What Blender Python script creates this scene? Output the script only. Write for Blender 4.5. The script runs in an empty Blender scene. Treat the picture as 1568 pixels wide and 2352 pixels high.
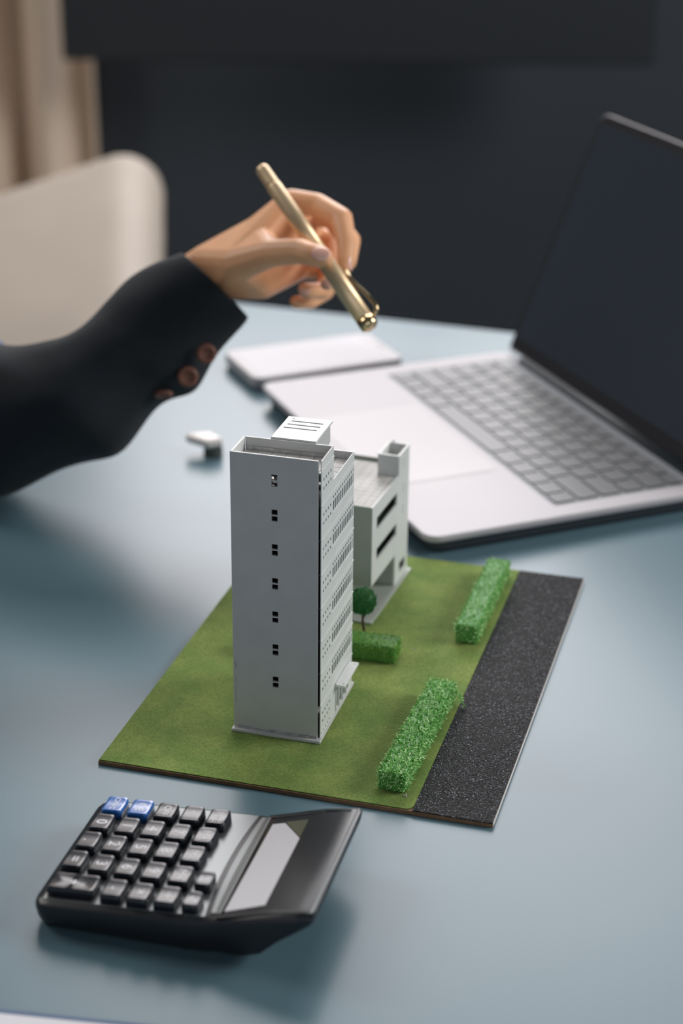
import bpy, bmesh, math, random
from mathutils import Vector, Matrix, noise
random.seed(7)
C = bpy.context.scene.collection
SC = bpy.context.scene
# ------------------------------------------------------------ camera
F_PX, PITCH, ROLL, CAM_H = 4303.9, 0.41820, 0.00962, 0.5043
RT0 = Vector((1, 0, 0)); FW = Vector((0, math.cos(PITCH), -math.sin(PITCH))); UP0 = RT0.cross(FW)
RT = RT0 * math.cos(ROLL) + UP0 * math.sin(ROLL); UP = RT.cross(FW)
CAMP = Vector((0, 0, CAM_H))
cd = bpy.data.cameras.new('camera'); cam = bpy.data.objects.new('camera', cd); C.objects.link(cam)
cam.matrix_world = Matrix.Translation(CAMP) @ Matrix((RT, UP, -FW)).transposed().to_4x4()
cd.sensor_fit = 'HORIZONTAL'; cd.sensor_width = 36; cd.lens = 36 * F_PX / 1568
cd.clip_start = 0.02; cd.clip_end = 60
cd.dof.use_dof = True; cd.dof.focus_distance = 0.943; cd.dof.aperture_fstop = cd.lens / 1000 / 0.0120
SC.camera = cam
def at(px, py, d):
    "point in the room seen at a pixel of the photograph, d metres into it"
    return CAMP + (FW + RT * ((px - 784) / F_PX) - UP * ((py - 1176) / F_PX)) * d
# ------------------------------------------------------------ world, light, exposure
w = bpy.data.worlds.new('world'); SC.world = w; w.use_nodes = True
w.node_tree.nodes['Background'].inputs[0].default_value = (0.50, 0.58, 0.66, 1)
w.node_tree.nodes['Background'].inputs[1].default_value = 0.115
def area(name, loc, target, sx, sy, power, col):
    l = bpy.data.lights.new(name, 'AREA'); l.shape = 'RECTANGLE'; l.size = sx; l.size_y = sy
    l.energy = power; l.color = col
    o = bpy.data.objects.new(name, l); C.objects.link(o); o.location = loc
    o.rotation_euler = (Vector(target) - Vector(loc)).to_track_quat('-Z', 'Y').to_euler()
    return o
area('window_light', (0.15, 3.05, 1.3), (0.1, 1.0, 0.0), 1.5, 1.7, 60, (1.0, 0.96, 0.97))
area('side_window_light', (2.2, 1.1, 1.2), (0, 1.0, 0), 1.0, 1.0, 40, (1.0, 0.98, 0.95))
area('left_window_light', (-1.9, 1.9, 1.7), (0, 1.1, 0), 1.0, 1.0, 22, (1.0, 0.94, 0.88))
area('room_fill_light', (0.5, -1.3, 0.55), (0, 0.9, 0.1), 1.6, 0.9, 7, (0.93, 0.97, 1.0))
SC.view_settings.view_transform = 'Standard'; SC.view_settings.look = 'None'
SC.view_settings.exposure = 0.0; SC.view_settings.gamma = 1.0; SC.view_settings.use_curve_mapping = False
# ------------------------------------------------------------ materials
def mat(name, col, rough=0.5, metal=0.0, spec=0.5, noise_amt=0.0, noise_scale=40, bump=0.0, bump_scale=200,
        col2=None, coat=0.0, sss=0.0, sheen=0.0, detail=3):
    m = bpy.data.materials.new(name); m.use_nodes = True
    nt = m.node_tree; b = nt.nodes['Principled BSDF']
    b.inputs['Roughness'].default_value = rough; b.inputs['Metallic'].default_value = metal
    b.inputs['Specular IOR Level'].default_value = spec
    b.inputs['Coat Weight'].default_value = coat; b.inputs['Coat Roughness'].default_value = 0.08
    if sheen: b.inputs['Sheen Weight'].default_value = sheen; b.inputs['Sheen Roughness'].default_value = 0.5
    if sss:
        b.inputs['Subsurface Weight'].default_value = sss; b.inputs['Subsurface Scale'].default_value = 0.006
        b.inputs['Subsurface Radius'].default_value = (1, 0.35, 0.2)
    tc = nt.nodes.new('ShaderNodeTexCoord')
    c2 = col2 or tuple(c * (1 - noise_amt) for c in col)
    n = nt.nodes.new('ShaderNodeTexNoise'); n.inputs['Scale'].default_value = noise_scale; n.inputs['Detail'].default_value = detail
    nt.links.new(tc.outputs['Object'], n.inputs['Vector'])
    r = nt.nodes.new('ShaderNodeValToRGB'); r.color_ramp.elements[0].position = 0.35; r.color_ramp.elements[1].position = 0.65
    r.color_ramp.elements[0].color = (*c2, 1); r.color_ramp.elements[1].color = (*col, 1)
    nt.links.new(n.outputs['Fac'], r.inputs['Fac']); nt.links.new(r.outputs['Color'], b.inputs['Base Color'])
    if bump:
        n2 = nt.nodes.new('ShaderNodeTexNoise'); n2.inputs['Scale'].default_value = bump_scale; n2.inputs['Detail'].default_value = 4
        bp = nt.nodes.new('ShaderNodeBump'); bp.inputs['Strength'].default_value = bump; bp.inputs['Distance'].default_value = 0.001
        nt.links.new(tc.outputs['Object'], n2.inputs['Vector']); nt.links.new(n2.outputs['Fac'], bp.inputs['Height'])
        nt.links.new(bp.outputs['Normal'], b.inputs['Normal'])
    return m
M = dict(
    table=mat('white table laminate', (0.115, 0.200, 0.245), 0.30, spec=0.30, noise_amt=0.02, noise_scale=6),
    board=mat('fibreboard brown', (0.30, 0.17, 0.09), 0.75, noise_amt=0.25, noise_scale=150, bump=0.2),
    whiteedge=mat('white card edge', (0.75, 0.73, 0.70), 0.7, noise_amt=0.05),
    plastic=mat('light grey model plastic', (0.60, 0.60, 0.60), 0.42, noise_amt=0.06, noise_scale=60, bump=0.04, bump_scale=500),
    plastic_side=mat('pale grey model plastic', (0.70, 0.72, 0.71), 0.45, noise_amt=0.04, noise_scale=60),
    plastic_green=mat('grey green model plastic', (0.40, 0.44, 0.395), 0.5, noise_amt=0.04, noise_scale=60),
    tile=mat('roof tile grey', (0.62, 0.62, 0.60), 0.55, noise_amt=0.12, noise_scale=120),
    glue=mat('dried glue smear', (0.62, 0.62, 0.60), 0.3, noise_amt=0.3, noise_scale=300, bump=0.4, bump_scale=500),
    bark=mat('bark', (0.09, 0.05, 0.035), 0.9, noise_amt=0.4, noise_scale=900),
    silver=mat('silver aluminium', (0.47, 0.455, 0.48), 0.5, metal=0.1, spec=0.45, noise_amt=0.01),
    silver_dark=mat('dark laptop underside', (0.05, 0.06, 0.07), 0.5, metal=0.3),  # dark hinge metal; below the shells it paints shade
    keyblack=mat('laptop key black', (0.035, 0.045, 0.052), 0.42, spec=0.6),
    well=mat('keyboard well', (0.17, 0.19, 0.21), 0.45, metal=0.2),
    trackpad=mat('trackpad glass', (0.50, 0.48, 0.505), 0.42, spec=0.5),
    display=mat('dark laptop display', (0.050, 0.062, 0.080), 0.16, spec=0.6),
    bezel=mat('dark bezel', (0.03, 0.03, 0.035), 0.3),
    calc=mat('black calculator plastic', (0.018, 0.021, 0.026), 0.34, spec=0.5, bump=0.05, bump_scale=1500),
    deck=mat('calculator face plate', (0.21, 0.225, 0.23), 0.36, metal=0.7),
    calckey=mat('black calculator key', (0.013, 0.016, 0.024), 0.24, spec=0.8),
    bluekey=mat('blue calculator key', (0.02, 0.16, 0.55), 0.24, spec=1.0, coat=0.5),
    keyprint=mat('white key print', (0.95, 0.96, 1.0), 0.6),
    glass_black=mat('glossy black panel', (0.006, 0.007, 0.009), 0.05, spec=0.3),
    lcd=mat('liquid crystal display with painted glare', (0.85, 0.85, 0.90), 0.28, spec=0.8, noise_amt=0.02),  # base colour raised pale to stand for window glare
    lcd_unglared=mat('olive liquid crystal beyond glare', (0.13, 0.14, 0.10), 0.2, spec=0.5),
    gold=mat('brushed gold pen barrel', (0.84, 0.63, 0.39), 0.38, metal=0.55, noise_amt=0.05, noise_scale=400),
    gold_shine=mat('polished gold', (0.76, 0.58, 0.33), 0.18, metal=1.0),
    skin=mat('skin', (0.93, 0.50, 0.28), 0.42, spec=0.4, noise_amt=0.08, noise_scale=35, bump=0.08, bump_scale=600, sss=0.12),
    nail=mat('finger nail', (0.92, 0.52, 0.42), 0.3, spec=0.6, coat=0.3),
    jacket=mat('dark navy jacket cloth', (0.019, 0.024, 0.031), 0.85, spec=0.25, noise_amt=0.2, noise_scale=500, bump=0.3, bump_scale=900, sheen=0.05),
    shirt=mat('blue shirt cloth', (0.07, 0.12, 0.24), 0.8),
    button=mat('reddish brown button', (0.22, 0.085, 0.06), 0.45),
    wall=mat('near black wall paint', (0.050, 0.062, 0.077), 0.8, noise_amt=0.06, noise_scale=3),
    frame=mat('dark window frame', (0.022, 0.027, 0.034), 0.5),
    floor=mat('dark floor', (0.06, 0.055, 0.05), 0.5, noise_amt=0.2, noise_scale=5),
    curtain=mat('beige curtain cloth', (0.88, 0.72, 0.57), 0.9, noise_amt=0.12, noise_scale=4, bump=0.2, bump_scale=300),
    chair=mat('beige upholstery', (0.42, 0.365, 0.31), 0.62, spec=0.6, noise_amt=0.06, noise_scale=8),
    metal_dark=mat('dark metal', (0.04, 0.04, 0.045), 0.4, metal=0.6),
    paper=mat('white paper', (0.80, 0.80, 0.84), 0.7), blue=mat('blue folder', (0.04, 0.10, 0.22), 0.5),
    cap=mat('cream plastic', (0.95, 0.90, 0.88), 0.35), capbase=mat('dark grey rubber', (0.10, 0.12, 0.11), 0.6),
    rubber=mat('black rubber', (0.01, 0.01, 0.012), 0.8),
)
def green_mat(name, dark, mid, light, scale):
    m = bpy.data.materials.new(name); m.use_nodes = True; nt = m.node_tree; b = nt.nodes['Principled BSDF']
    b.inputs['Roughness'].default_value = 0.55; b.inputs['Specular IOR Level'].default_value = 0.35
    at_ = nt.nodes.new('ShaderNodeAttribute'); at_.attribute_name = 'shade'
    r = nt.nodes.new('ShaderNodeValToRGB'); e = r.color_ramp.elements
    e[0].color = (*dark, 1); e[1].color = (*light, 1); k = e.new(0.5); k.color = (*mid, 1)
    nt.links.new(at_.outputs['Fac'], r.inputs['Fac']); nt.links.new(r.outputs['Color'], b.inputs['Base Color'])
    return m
M['hedge'] = green_mat('curly green turf foam', (0.05, 0.24, 0.04), (0.32, 0.70, 0.20), (0.86, 1.0, 0.60), 1)  # pale ramp end paints light highlights into the blade tips
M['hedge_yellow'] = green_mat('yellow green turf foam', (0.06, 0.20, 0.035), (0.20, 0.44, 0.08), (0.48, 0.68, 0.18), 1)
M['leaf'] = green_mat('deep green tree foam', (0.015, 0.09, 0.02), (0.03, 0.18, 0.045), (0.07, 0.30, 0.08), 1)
def lawn_mat():
    m = bpy.data.materials.new('flocked lawn'); m.use_nodes = True; nt = m.node_tree; b = nt.nodes['Principled BSDF']
    b.inputs['Roughness'].default_value = 0.9; b.inputs['Specular IOR Level'].default_value = 0.15
    b.inputs['Sheen Weight'].default_value = 0.25; b.inputs['Sheen Tint'].default_value = (0.8, 0.9, 0.4, 1)
    tc = nt.nodes.new('ShaderNodeTexCoord')
    def nz(s, d=4):
        n = nt.nodes.new('ShaderNodeTexNoise'); n.inputs['Scale'].default_value = s; n.inputs['Detail'].default_value = d
        nt.links.new(tc.outputs['Object'], n.inputs['Vector']); return n
    a = nz(45, 3); f = nz(900, 3)
    r = nt.nodes.new('ShaderNodeValToRGB'); e = r.color_ramp.elements
    e[0].position = 0.3; e[0].color = (0.110, 0.200, 0.045, 1); e[1].position = 0.72; e[1].color = (0.215, 0.285, 0.075, 1)
    nt.links.new(a.outputs['Fac'], r.inputs['Fac'])
    r2 = nt.nodes.new('ShaderNodeValToRGB'); e = r2.color_ramp.elements
    e[0].position = 0.3; e[0].color = (0.72, 0.72, 0.72, 1); e[1].position = 0.75; e[1].color = (1.25, 1.25, 1.25, 1)
    nt.links.new(f.outputs['Fac'], r2.inputs['Fac'])
    mx = nt.nodes.new('ShaderNodeMix'); mx.data_type = 'RGBA'; mx.blend_type = 'MULTIPLY'; mx.inputs[0].default_value = 1
    nt.links.new(r.outputs['Color'], mx.inputs[6]); nt.links.new(r2.outputs['Color'], mx.inputs[7])
    nt.links.new(mx.outputs[2], b.inputs['Base Color'])
    bp = nt.nodes.new('ShaderNodeBump'); bp.inputs['Strength'].default_value = 0.6; bp.inputs['Distance'].default_value = 0.0004
    nt.links.new(f.outputs['Fac'], bp.inputs['Height']); nt.links.new(bp.outputs['Normal'], b.inputs['Normal'])
    return m
def road_mat():
    m = bpy.data.materials.new('black abrasive road'); m.use_nodes = True; nt = m.node_tree; b = nt.nodes['Principled BSDF']
    tc = nt.nodes.new('ShaderNodeTexCoord')
    v = nt.nodes.new('ShaderNodeTexVoronoi'); v.inputs['Scale'].default_value = 1500
    v2 = nt.nodes.new('ShaderNodeTexVoronoi'); v2.inputs['Scale'].default_value = 1900
    nt.links.new(tc.outputs['Object'], v.inputs['Vector']); nt.links.new(tc.outputs['Object'], v2.inputs['Vector'])
    bp = nt.nodes.new('ShaderNodeBump'); bp.inputs['Strength'].default_value = 1.0; bp.inputs['Distance'].default_value = 0.0006
    nt.links.new(v.outputs['Distance'], bp.inputs['Height'])
    bw = nt.nodes.new('ShaderNodeRGBToBW'); nt.links.new(v2.outputs['Color'], bw.inputs[0])
    r = nt.nodes.new('ShaderNodeValToRGB'); e = r.color_ramp.elements
    e[0].position = 0.80; e[0].color = (0.0055, 0.0065, 0.009, 1); e[1].position = 0.90; e[1].color = (0.32, 0.34, 0.40, 1)  # pale specks put the sparkle of the grit into the base colour
    nt.links.new(bw.outputs[0], r.inputs['Fac']); b.inputs['Roughness'].default_value = 0.5; nt.links.new(r.outputs['Color'], b.inputs['Base Color'])
    b.inputs['Roughness'].default_value = 0.42; b.inputs['Specular IOR Level'].default_value = 0.22
    nt.links.new(bp.outputs['Normal'], b.inputs['Normal'])
    return m
M['lawn'] = lawn_mat(); M['road'] = road_mat()
# ------------------------------------------------------------ helpers
def put(name, verts, faces, m, parent=None, smooth=False, bevel=0.0, seg=2, angle=35):
    me = bpy.data.meshes.new(name); me.from_pydata([tuple(v) for v in verts], [], faces)
    bm = bmesh.new(); bm.from_mesh(me)
    bmesh.ops.recalc_face_normals(bm, faces=bm.faces)
    if bevel:
        es = [e for e in bm.edges if len(e.link_faces) == 2 and e.calc_face_angle(0) > math.radians(angle)]
        bmesh.ops.bevel(bm, geom=es, offset=bevel, segments=seg, affect='EDGES', profile=0.5, clamp_overlap=True)
    bm.to_mesh(me); bm.free()
    if m: me.materials.append(m)
    if smooth: me.polygons.foreach_set('use_smooth', [True] * len(me.polygons))
    o = bpy.data.objects.new(name, me); C.objects.link(o)
    if parent: o.parent = parent
    return o
def tag(o, label, cat, group=None, kind=None):
    o['label'] = label; o['category'] = cat
    if group: o['group'] = group
    if kind: o['kind'] = kind
    return o
def struct(o): o['kind'] = 'structure'; return o
def empty(name, loc, rz=0.0):
    o = bpy.data.objects.new(name, None); C.objects.link(o); o.empty_display_size = 0.02
    o.location = loc; o.rotation_euler = (0, 0, rz); return o
class MB:
    def __init__(s): s.v = []; s.f = []
    def box(s, x0, x1, y0, y1, z0, z1):
        b = len(s.v)
        s.v += [(x, y, z) for z in (z0, z1) for y in (y0, y1) for x in (x0, x1)]
        s.f += [[b + i for i in q] for q in ((0, 2, 3, 1), (4, 5, 7, 6), (0, 1, 5, 4), (2, 6, 7, 3), (0, 4, 6, 2), (1, 3, 7, 5))]
        return s
    def prism(s, poly, f, d0, d1):
        "poly of 2-D points, f(a, b, d) makes a 3-D point"
        n = len(poly); b = len(s.v)
        s.v += [f(p[0], p[1], d0) for p in poly] + [f(p[0], p[1], d1) for p in poly]
        s.f += [list(range(b, b + n))[::-1], list(range(b + n, b + 2 * n))]
        s.f += [[b + i, b + (i + 1) % n, b + n + (i + 1) % n, b + n + i] for i in range(n)]
        return s
    def panel(s, A, B, holes, f, d0, d1):
        "a plate over A x B, thickness d0..d1, with rectangular through-holes"
        ev = lambda lo, hi, i: sorted({lo, hi} | {h[i] for h in holes} | {h[i + 1] for h in holes})
        a = [x for x in ev(A[0], A[1], 0) if A[0] <= x <= A[1]]; c = [x for x in ev(B[0], B[1], 2) if B[0] <= x <= B[1]]
        solid = {}
        for i in range(len(a) - 1):
            for j in range(len(c) - 1):
                x, y = (a[i] + a[i + 1]) / 2, (c[j] + c[j + 1]) / 2
                solid[i, j] = not any(h[0] < x < h[1] and h[2] < y < h[3] for h in holes)
        idx = {}
        def vt(i, j, k):
            if (i, j, k) not in idx:
                idx[i, j, k] = len(s.v); s.v.append(f(a[i], c[j], (d0, d1)[k]))
            return idx[i, j, k]
        for (i, j), ok in solid.items():
            if not ok: continue
            s.f.append([vt(i, j, 1), vt(i + 1, j, 1), vt(i + 1, j + 1, 1), vt(i, j + 1, 1)])
            s.f.append([vt(i, j, 0), vt(i, j + 1, 0), vt(i + 1, j + 1, 0), vt(i + 1, j, 0)])
            for di, dj, p, q in ((-1, 0, (i, j), (i, j + 1)), (1, 0, (i + 1, j + 1), (i + 1, j)), (0, -1, (i + 1, j), (i, j)), (0, 1, (i, j + 1), (i + 1, j + 1))):
                if not solid.get((i + di, j + dj), False):
                    s.f.append([vt(*p, 0), vt(*q, 0), vt(*q, 1), vt(*p, 1)])
        return s
    def tube(s, pts, rads, n=12, cap=True):
        b = len(s.v); pts = [Vector(p) for p in pts]; ref = None
        for k, p in enumerate(pts):
            d = (pts[min(k + 1, len(pts) - 1)] - pts[max(k - 1, 0)]).normalized()
            if ref is None: ref = d.orthogonal().normalized()
            ref = (ref - d * ref.dot(d)).normalized(); o = d.cross(ref)
            r = rads[k] if isinstance(rads, (list, tuple)) else rads
            s.v += [tuple(p + (ref * math.cos(2 * math.pi * i / n) + o * math.sin(2 * math.pi * i / n)) * r) for i in range(n)]
        for k in range(len(pts) - 1):
            for i in range(n):
                j = (i + 1) % n
                s.f.append([b + k * n + i, b + k * n + j, b + (k + 1) * n + j, b + (k + 1) * n + i])
        if cap: s.f.append([b + i for i in range(n)][::-1]); s.f.append([b + (len(pts) - 1) * n + i for i in range(n)])
        return s
    def build(s, name, m, parent=None, **k): return put(name, s.v, s.f, m, parent, **k)
mm = 0.001
XY = lambda a, b, d: (a * mm, b * mm, d * mm)
YZ = lambda a, b, d: (d * mm, a * mm, b * mm)     # a along y, b up, d along x
XZ = lambda a, b, d: (a * mm, d * mm, b * mm)     # a along x, b up, d along y
def rrect(x0, x1, y0, y1, r, n=6):
    if isinstance(r, (int, float)): r = (r,) * 4
    P = []
    for (cx, cy, a0), rr in zip(((x1, y0, -90), (x1, y1, 0), (x0, y1, 90), (x0, y0, 180)), r):
        sx = -1 if cx == x1 else 1; sy = 1 if cy == y0 else -1
        for i in range(n + 1):
            t = math.radians(a0 + 90 * i / n)
            P.append((cx + sx * rr + rr * math.cos(t), cy + sy * rr + rr * math.sin(t)))
    return P
def hulls(groups, sub=2):
    "mesh of convex hulls, each over a group of (centre, radius) balls"
    ico = bmesh.new(); bmesh.ops.create_icosphere(ico, subdivisions=sub, radius=1); sv = [v.co.copy() for v in ico.verts]; ico.free()
    V = []; Fc = []
    for g in groups:
        bm = bmesh.new()
        for c, r in g:
            for p in sv: bm.verts.new(Vector(c) + p * r)
        res = bmesh.ops.convex_hull(bm, input=bm.verts)
        bmesh.ops.delete(bm, geom=[e for e in set(res['geom_interior'] + res['geom_unused']) if isinstance(e, bmesh.types.BMVert)], context='VERTS')
        bm.verts.index_update(); b = len(V)
        V += [v.co.copy() for v in bm.verts]; Fc += [[b + v.index for v in f.verts] for f in bm.faces]; bm.free()
    return V, Fc
def fuse(o, voxel, it=6, fac=0.6):
    "fuse the overlapping volumes of a mesh into one continuous smooth skin"
    r = o.modifiers.new('r', 'REMESH'); r.mode = 'VOXEL'; r.voxel_size = voxel; r.use_smooth_shade = True
    s = o.modifiers.new('s', 'SMOOTH'); s.iterations = it; s.factor = fac
    me = bpy.data.meshes.new_from_object(o.evaluated_get(bpy.context.evaluated_depsgraph_get()))
    o.modifiers.clear(); me.name = o.data.name; o.data = me
    me.polygons.foreach_set('use_smooth', [True] * len(me.polygons))
    return o
# ------------------------------------------------------------ the room
T0 = Vector((-0.125, 1.598, 0)); Td = Vector((0.953, -0.302, 0))   # far edge of the table
fl = struct(MB().box(-3, 3, -1.5, 3.3, -0.80, -0.75).build('floor', M['floor']))
WB = MB().panel((-3000, 3000), (-750, 2400), [(-650, 950, 400, 2190)], XZ, 3150, 3270).build('wall_back', M['wall']); struct(WB)
wn = empty('window_1', (0.15, 3.2, 0.40)); struct(wn)
MB().panel((-800, 800), (0, 1790), [(-760 + i * 775, -760 + i * 775 + 745, 40, 1750) for i in range(2)], XZ, -40, 10).build('window_frame', M['frame'], wn)
# ------------------------------------------------------------ table
def table():
    t = empty('white_table', (0.3, 1.0, -0.75))
    tag(t, 'large white laminate table carrying the building model, the laptop and the calculator', 'table')
    off = Vector((0.3, 1.0, 0))
    P = [Vector((-0.160, 1.611, 0)), T0 + Td * 1.5, T0 + Td * 1.5 + Vector((-0.45, -1.35, 0)), Vector((-0.55, 0.30, 0)), Vector((-0.285, 1.16, 0))]
    mb = MB(); mb.prism([((p.x - off.x) / mm, (p.y - off.y) / mm) for p in P], XY, 722, 750)
    mb.build('table_top', M['table'], t, bevel=0.003)
    for x, y in ((-0.30, 0.42), (0.85, 0.15), (1.18, 1.10), (-0.08, 1.45)):
        MB().tube([(x - off.x, y - off.y, 0), (x - off.x, y - off.y, 0.721)], [0.018, 0.025], 16).build('leg', M['metal_dark'], t, smooth=True)
table()
# ------------------------------------------------------------ model board
BO = Vector((-0.1221, 0.8163, 0)); BA = -0.26983
def Bw(u, v, z): return BO + Matrix.Rotation(BA, 3, 'Z') @ Vector((u * mm, v * mm, z * mm))
def board():
    b = empty('model_base_board', BO, BA)
    tag(b, 'flat rectangular model base with green lawn and black road strip', 'board')
    MB().box(0, .2035, 0, .2801, 0.0, .0022).build('board_slab', M['board'], b, bevel=0.0002)
    MB().box(.2035, .2038, 0.0006, .2801, 0.0004, .0024).build('edge_strip', M['whiteedge'], b)['label'] = 'thin white edge strip'
    MB().prism(rrect(0.2, 163.6, 0.6, 279.9, (4, 0.3, 0.3, 0.3)), XY, 2.2, 2.8).build('lawn', M['lawn'], b, bevel=0.0002)
    MB().prism([(163.8, 0.1), (203.4, 0.1), (203.4, 280), (163.8, 280)], XY, 2.2, 2.75).build('road', M['road'], b)
    # grit grains standing proud on the road, uncountable
    g = MB()
    for i in range(9000):
        u = random.uniform(164.3, 203); v = random.uniform(0.4, 279.6); r = random.uniform(.12, .30); a = random.uniform(0, 6.28)
        k = len(g.v); h = 2.75 + r * random.uniform(.5, 1.2)
        g.v += [XY(u + r * math.cos(a + q * 2.1), v + r * math.sin(a + q * 2.1), 2.7) for q in range(3)] + [XY(u + random.uniform(-.1, .1), v + random.uniform(-.1, .1), h)]
        g.f += [[k, k + 1, k + 3], [k + 1, k + 2, k + 3], [k + 2, k, k + 3]]
    g.build('road_grit', M['road'], b)['kind'] = 'stuff'
board()
ZB = 2.8
# ------------------------------------------------------------ tall tower
def tower():
    t = empty('model_tower', Bw(0, 0, ZB), BA)
    tag(t, 'tall grey plastic model tower with perforated side standing on the lawn', 'model building')
    z = lambda h: h - ZB
    R = [153.4 - 18.65 * k for k in range(8)]
    MB().box(.0555, .1036, .0462, .1128, 0, z(4.4) * mm).build('base_plate', M['plastic'], t, bevel=.0003)
    # front wall with seven pairs of small square windows
    holes = []
    for k in range(7):
        c = 146.0 - 18.72 * k
        holes += [(77.2, 80.3, z(c + .45), z(c + 3.2)), (77.2, 80.3, z(c - 3.0), z(c - .35))]
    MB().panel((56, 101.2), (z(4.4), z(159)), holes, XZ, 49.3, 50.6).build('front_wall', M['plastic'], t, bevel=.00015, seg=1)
    MB().box(.0773, .0802, .0515, .0521, z(143.9) * mm, z(145.4) * mm).build('window_strip', M['whiteedge'], t)
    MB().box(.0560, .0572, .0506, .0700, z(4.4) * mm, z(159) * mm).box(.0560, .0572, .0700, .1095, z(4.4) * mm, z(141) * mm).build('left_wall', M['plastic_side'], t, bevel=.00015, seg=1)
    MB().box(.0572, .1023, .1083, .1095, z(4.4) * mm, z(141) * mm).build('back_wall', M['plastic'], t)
    # perforated side wall
    H = [(71.6, 200, z(140.6), z(200))]
    for k, r in enumerate(R):
        for i in range(4):
            v = 54.2 + 4.1 * i
            H += [(v - .85, v + .85, z(r - 6.5), z(r - 4.9)), (v - .85, v + .85, z(r - 11.2), z(r - 9.6))]
        if 1 <= k <= 6:
            for i in range(12):
                v = 71.9 + 3.3 * i
                H += [(v - .85, v + .85, z(r - 4.3), z(r - 2.7)), (v - 1.0, v + 1.0, z(r - 10.9), z(r - 5.5))]
    for v in (80.6, 87.4, 94.2, 101.0): H.append((v - 2.3, v + 2.3, z(6.0), z(18.5)))
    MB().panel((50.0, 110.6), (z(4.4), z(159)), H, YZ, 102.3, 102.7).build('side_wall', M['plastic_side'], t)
    for k, r in enumerate(R):
        top = 71.4 if k == 0 else 110.6
        MB().box(.1027, .1031, .0497, top * mm, z(r - .2) * mm, z(r + .2) * mm).build('floor_ledge', M['plastic_side'], t)
        if 1 <= k <= 6: MB().box(.1027, .10305, .0704, .1101, z(r - 12.3) * mm, z(r - 12.0) * mm).build('sill_ledge', M['plastic_side'], t)
    for i in range(5):
        v = 51.4 + 3.9 * i
        MB().tube([(.10262, v * mm, z(6.6) * mm), (.1029, v * mm, z(6.6) * mm)], .00035, 8).build('bolt_hole', M['metal_dark'], t)
    # added dark slabs, unseen, keep light out of the hollow shell
    for r in R[1:]:
        MB().box(.0573, .1021, .0507, .1082, z(r - .4) * mm, z(r + .4) * mm).build('inner_light_block', M['bezel'], t)
    # front roof block with parapet
    MB().panel((57.2, 102.3), (50.6, 70.0), [], XY, z(151.5), z(152.4)).build('front_roof', M['plastic'], t)
    MB().box(.0572, .1023, .0700, .0713, z(139) * mm, z(159) * mm).build('rear_parapet', M['plastic'], t, bevel=.0002)
    MB().box(.0576, .1014, .0694, .0700, z(152.4) * mm, z(154.6) * mm).build('glue_seam', M['glue'], t, bevel=.0002)
    for j in range(3):
        for i in range(6):
            u = 57.6 + 7.25 * i; v = 51.0 + 6.1 * j
            MB().box((u + .12) * mm, (u + 7.13) * mm, (v + .12) * mm, (v + 5.98) * mm, z(152.4) * mm, z(152.75) * mm).build('roof_tile', M['tile'], t, bevel=.0001, seg=1)
    # lower rear roof
    MB().box(.0572, .1023, .0713, .1083, z(135.6) * mm, z(136.6) * mm).build('rear_roof', M['plastic'], t)
    for j in range(6):
        for i in range(6):
            u = 57.6 + 7.25 * i; v = 71.5 + 6.1 * j
            MB().box((u + .12) * mm, (u + 7.13) * mm, (v + .12) * mm, (v + 5.98) * mm, z(136.6) * mm, z(136.95) * mm).build('roof_tile', M['tile'], t, bevel=.0001, seg=1)
    # slotted roof housing
    sl = [(73.6, 90.3, 94.6, 95.8), (73.0, 90.0, 89.9, 91.1), (72.4, 89.6, 85.1, 86.3), (73.2, 74.3, 98.3, 98.9)]
    MB().panel((70.2, 93.6), (71.3, 101.4), sl, XY, z(158.7), z(159.9)).build('roof_housing_top', M['plastic_side'], t, bevel=.0001, seg=1)
    arch = [(72, z(136.9)), (72, z(158.7)), (100.4, z(158.7)), (100.4, z(149)), (97.5, z(149))]
    arch += [(91.5 + 6 * math.cos(math.radians(q)), z(149) - 8 + 8 * math.sin(math.radians(q))) for q in range(75, -1, -15)][::1]
    arch = [(72, z(136.9)), (72, z(158.7)), (100.4, z(158.7)), (100.4, z(148.5)), (96, z(148)), (92.5, z(145.5)), (91, z(141)), (91, z(136.9))]
    for u in (71.4, 91.6): MB().prism(arch, YZ, u, u + 1.0).build('roof_housing_side', M['plastic'], t)
    MB().box(.0724, .0916, .0985, .0995, z(148.5) * mm, z(158.7) * mm).build('roof_housing_back', M['plastic'], t)
    # entrance
    MB().panel((102.7, 108.4), (76.6, 103.8), [(106.3, 107.3, 78.6, 79.1), (106.3, 107.3, 101.3, 101.8)], XY, z(20.2), z(21.5)).build('entrance_canopy', M['plastic_side'], t, bevel=.0001, seg=1)
    MB().box(.1030, .1036, .0766, .1038, z(21.5) * mm, z(22.3) * mm).build('canopy_upstand', M['plastic_side'], t)
    for v in (77.9, 84.0, 90.8, 97.6): MB().box(.1027, .1034, (v - .35) * mm, (v + .35) * mm, z(5.0) * mm, z(20.2) * mm).build('door_post', M['plastic_side'], t)
    # dried glue along the foot and left corner
    g = MB()
    for i in range(60):
        u = 57 + i * .74; k = len(g.v); h = 4.6 + random.random() * .9; d = 48.7 - random.random() * .5
        g.box(u * mm, (u + .74) * mm, d * mm, .0494, z(4.3) * mm, z(h) * mm)
    for i in range(28):
        hz = 16 + i * 1.0; wd = .3 + .9 * abs(math.sin(i * .35)) * random.uniform(.5, 1)
        g.box(.0570, (57.0 + wd) * mm, .04915, .0494, z(hz) * mm, z(hz + 1) * mm)
    g.build('glue_smear', M['glue'], t)['label'] = 'shiny dried glue along the foot of the front wall'
tower()
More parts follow.
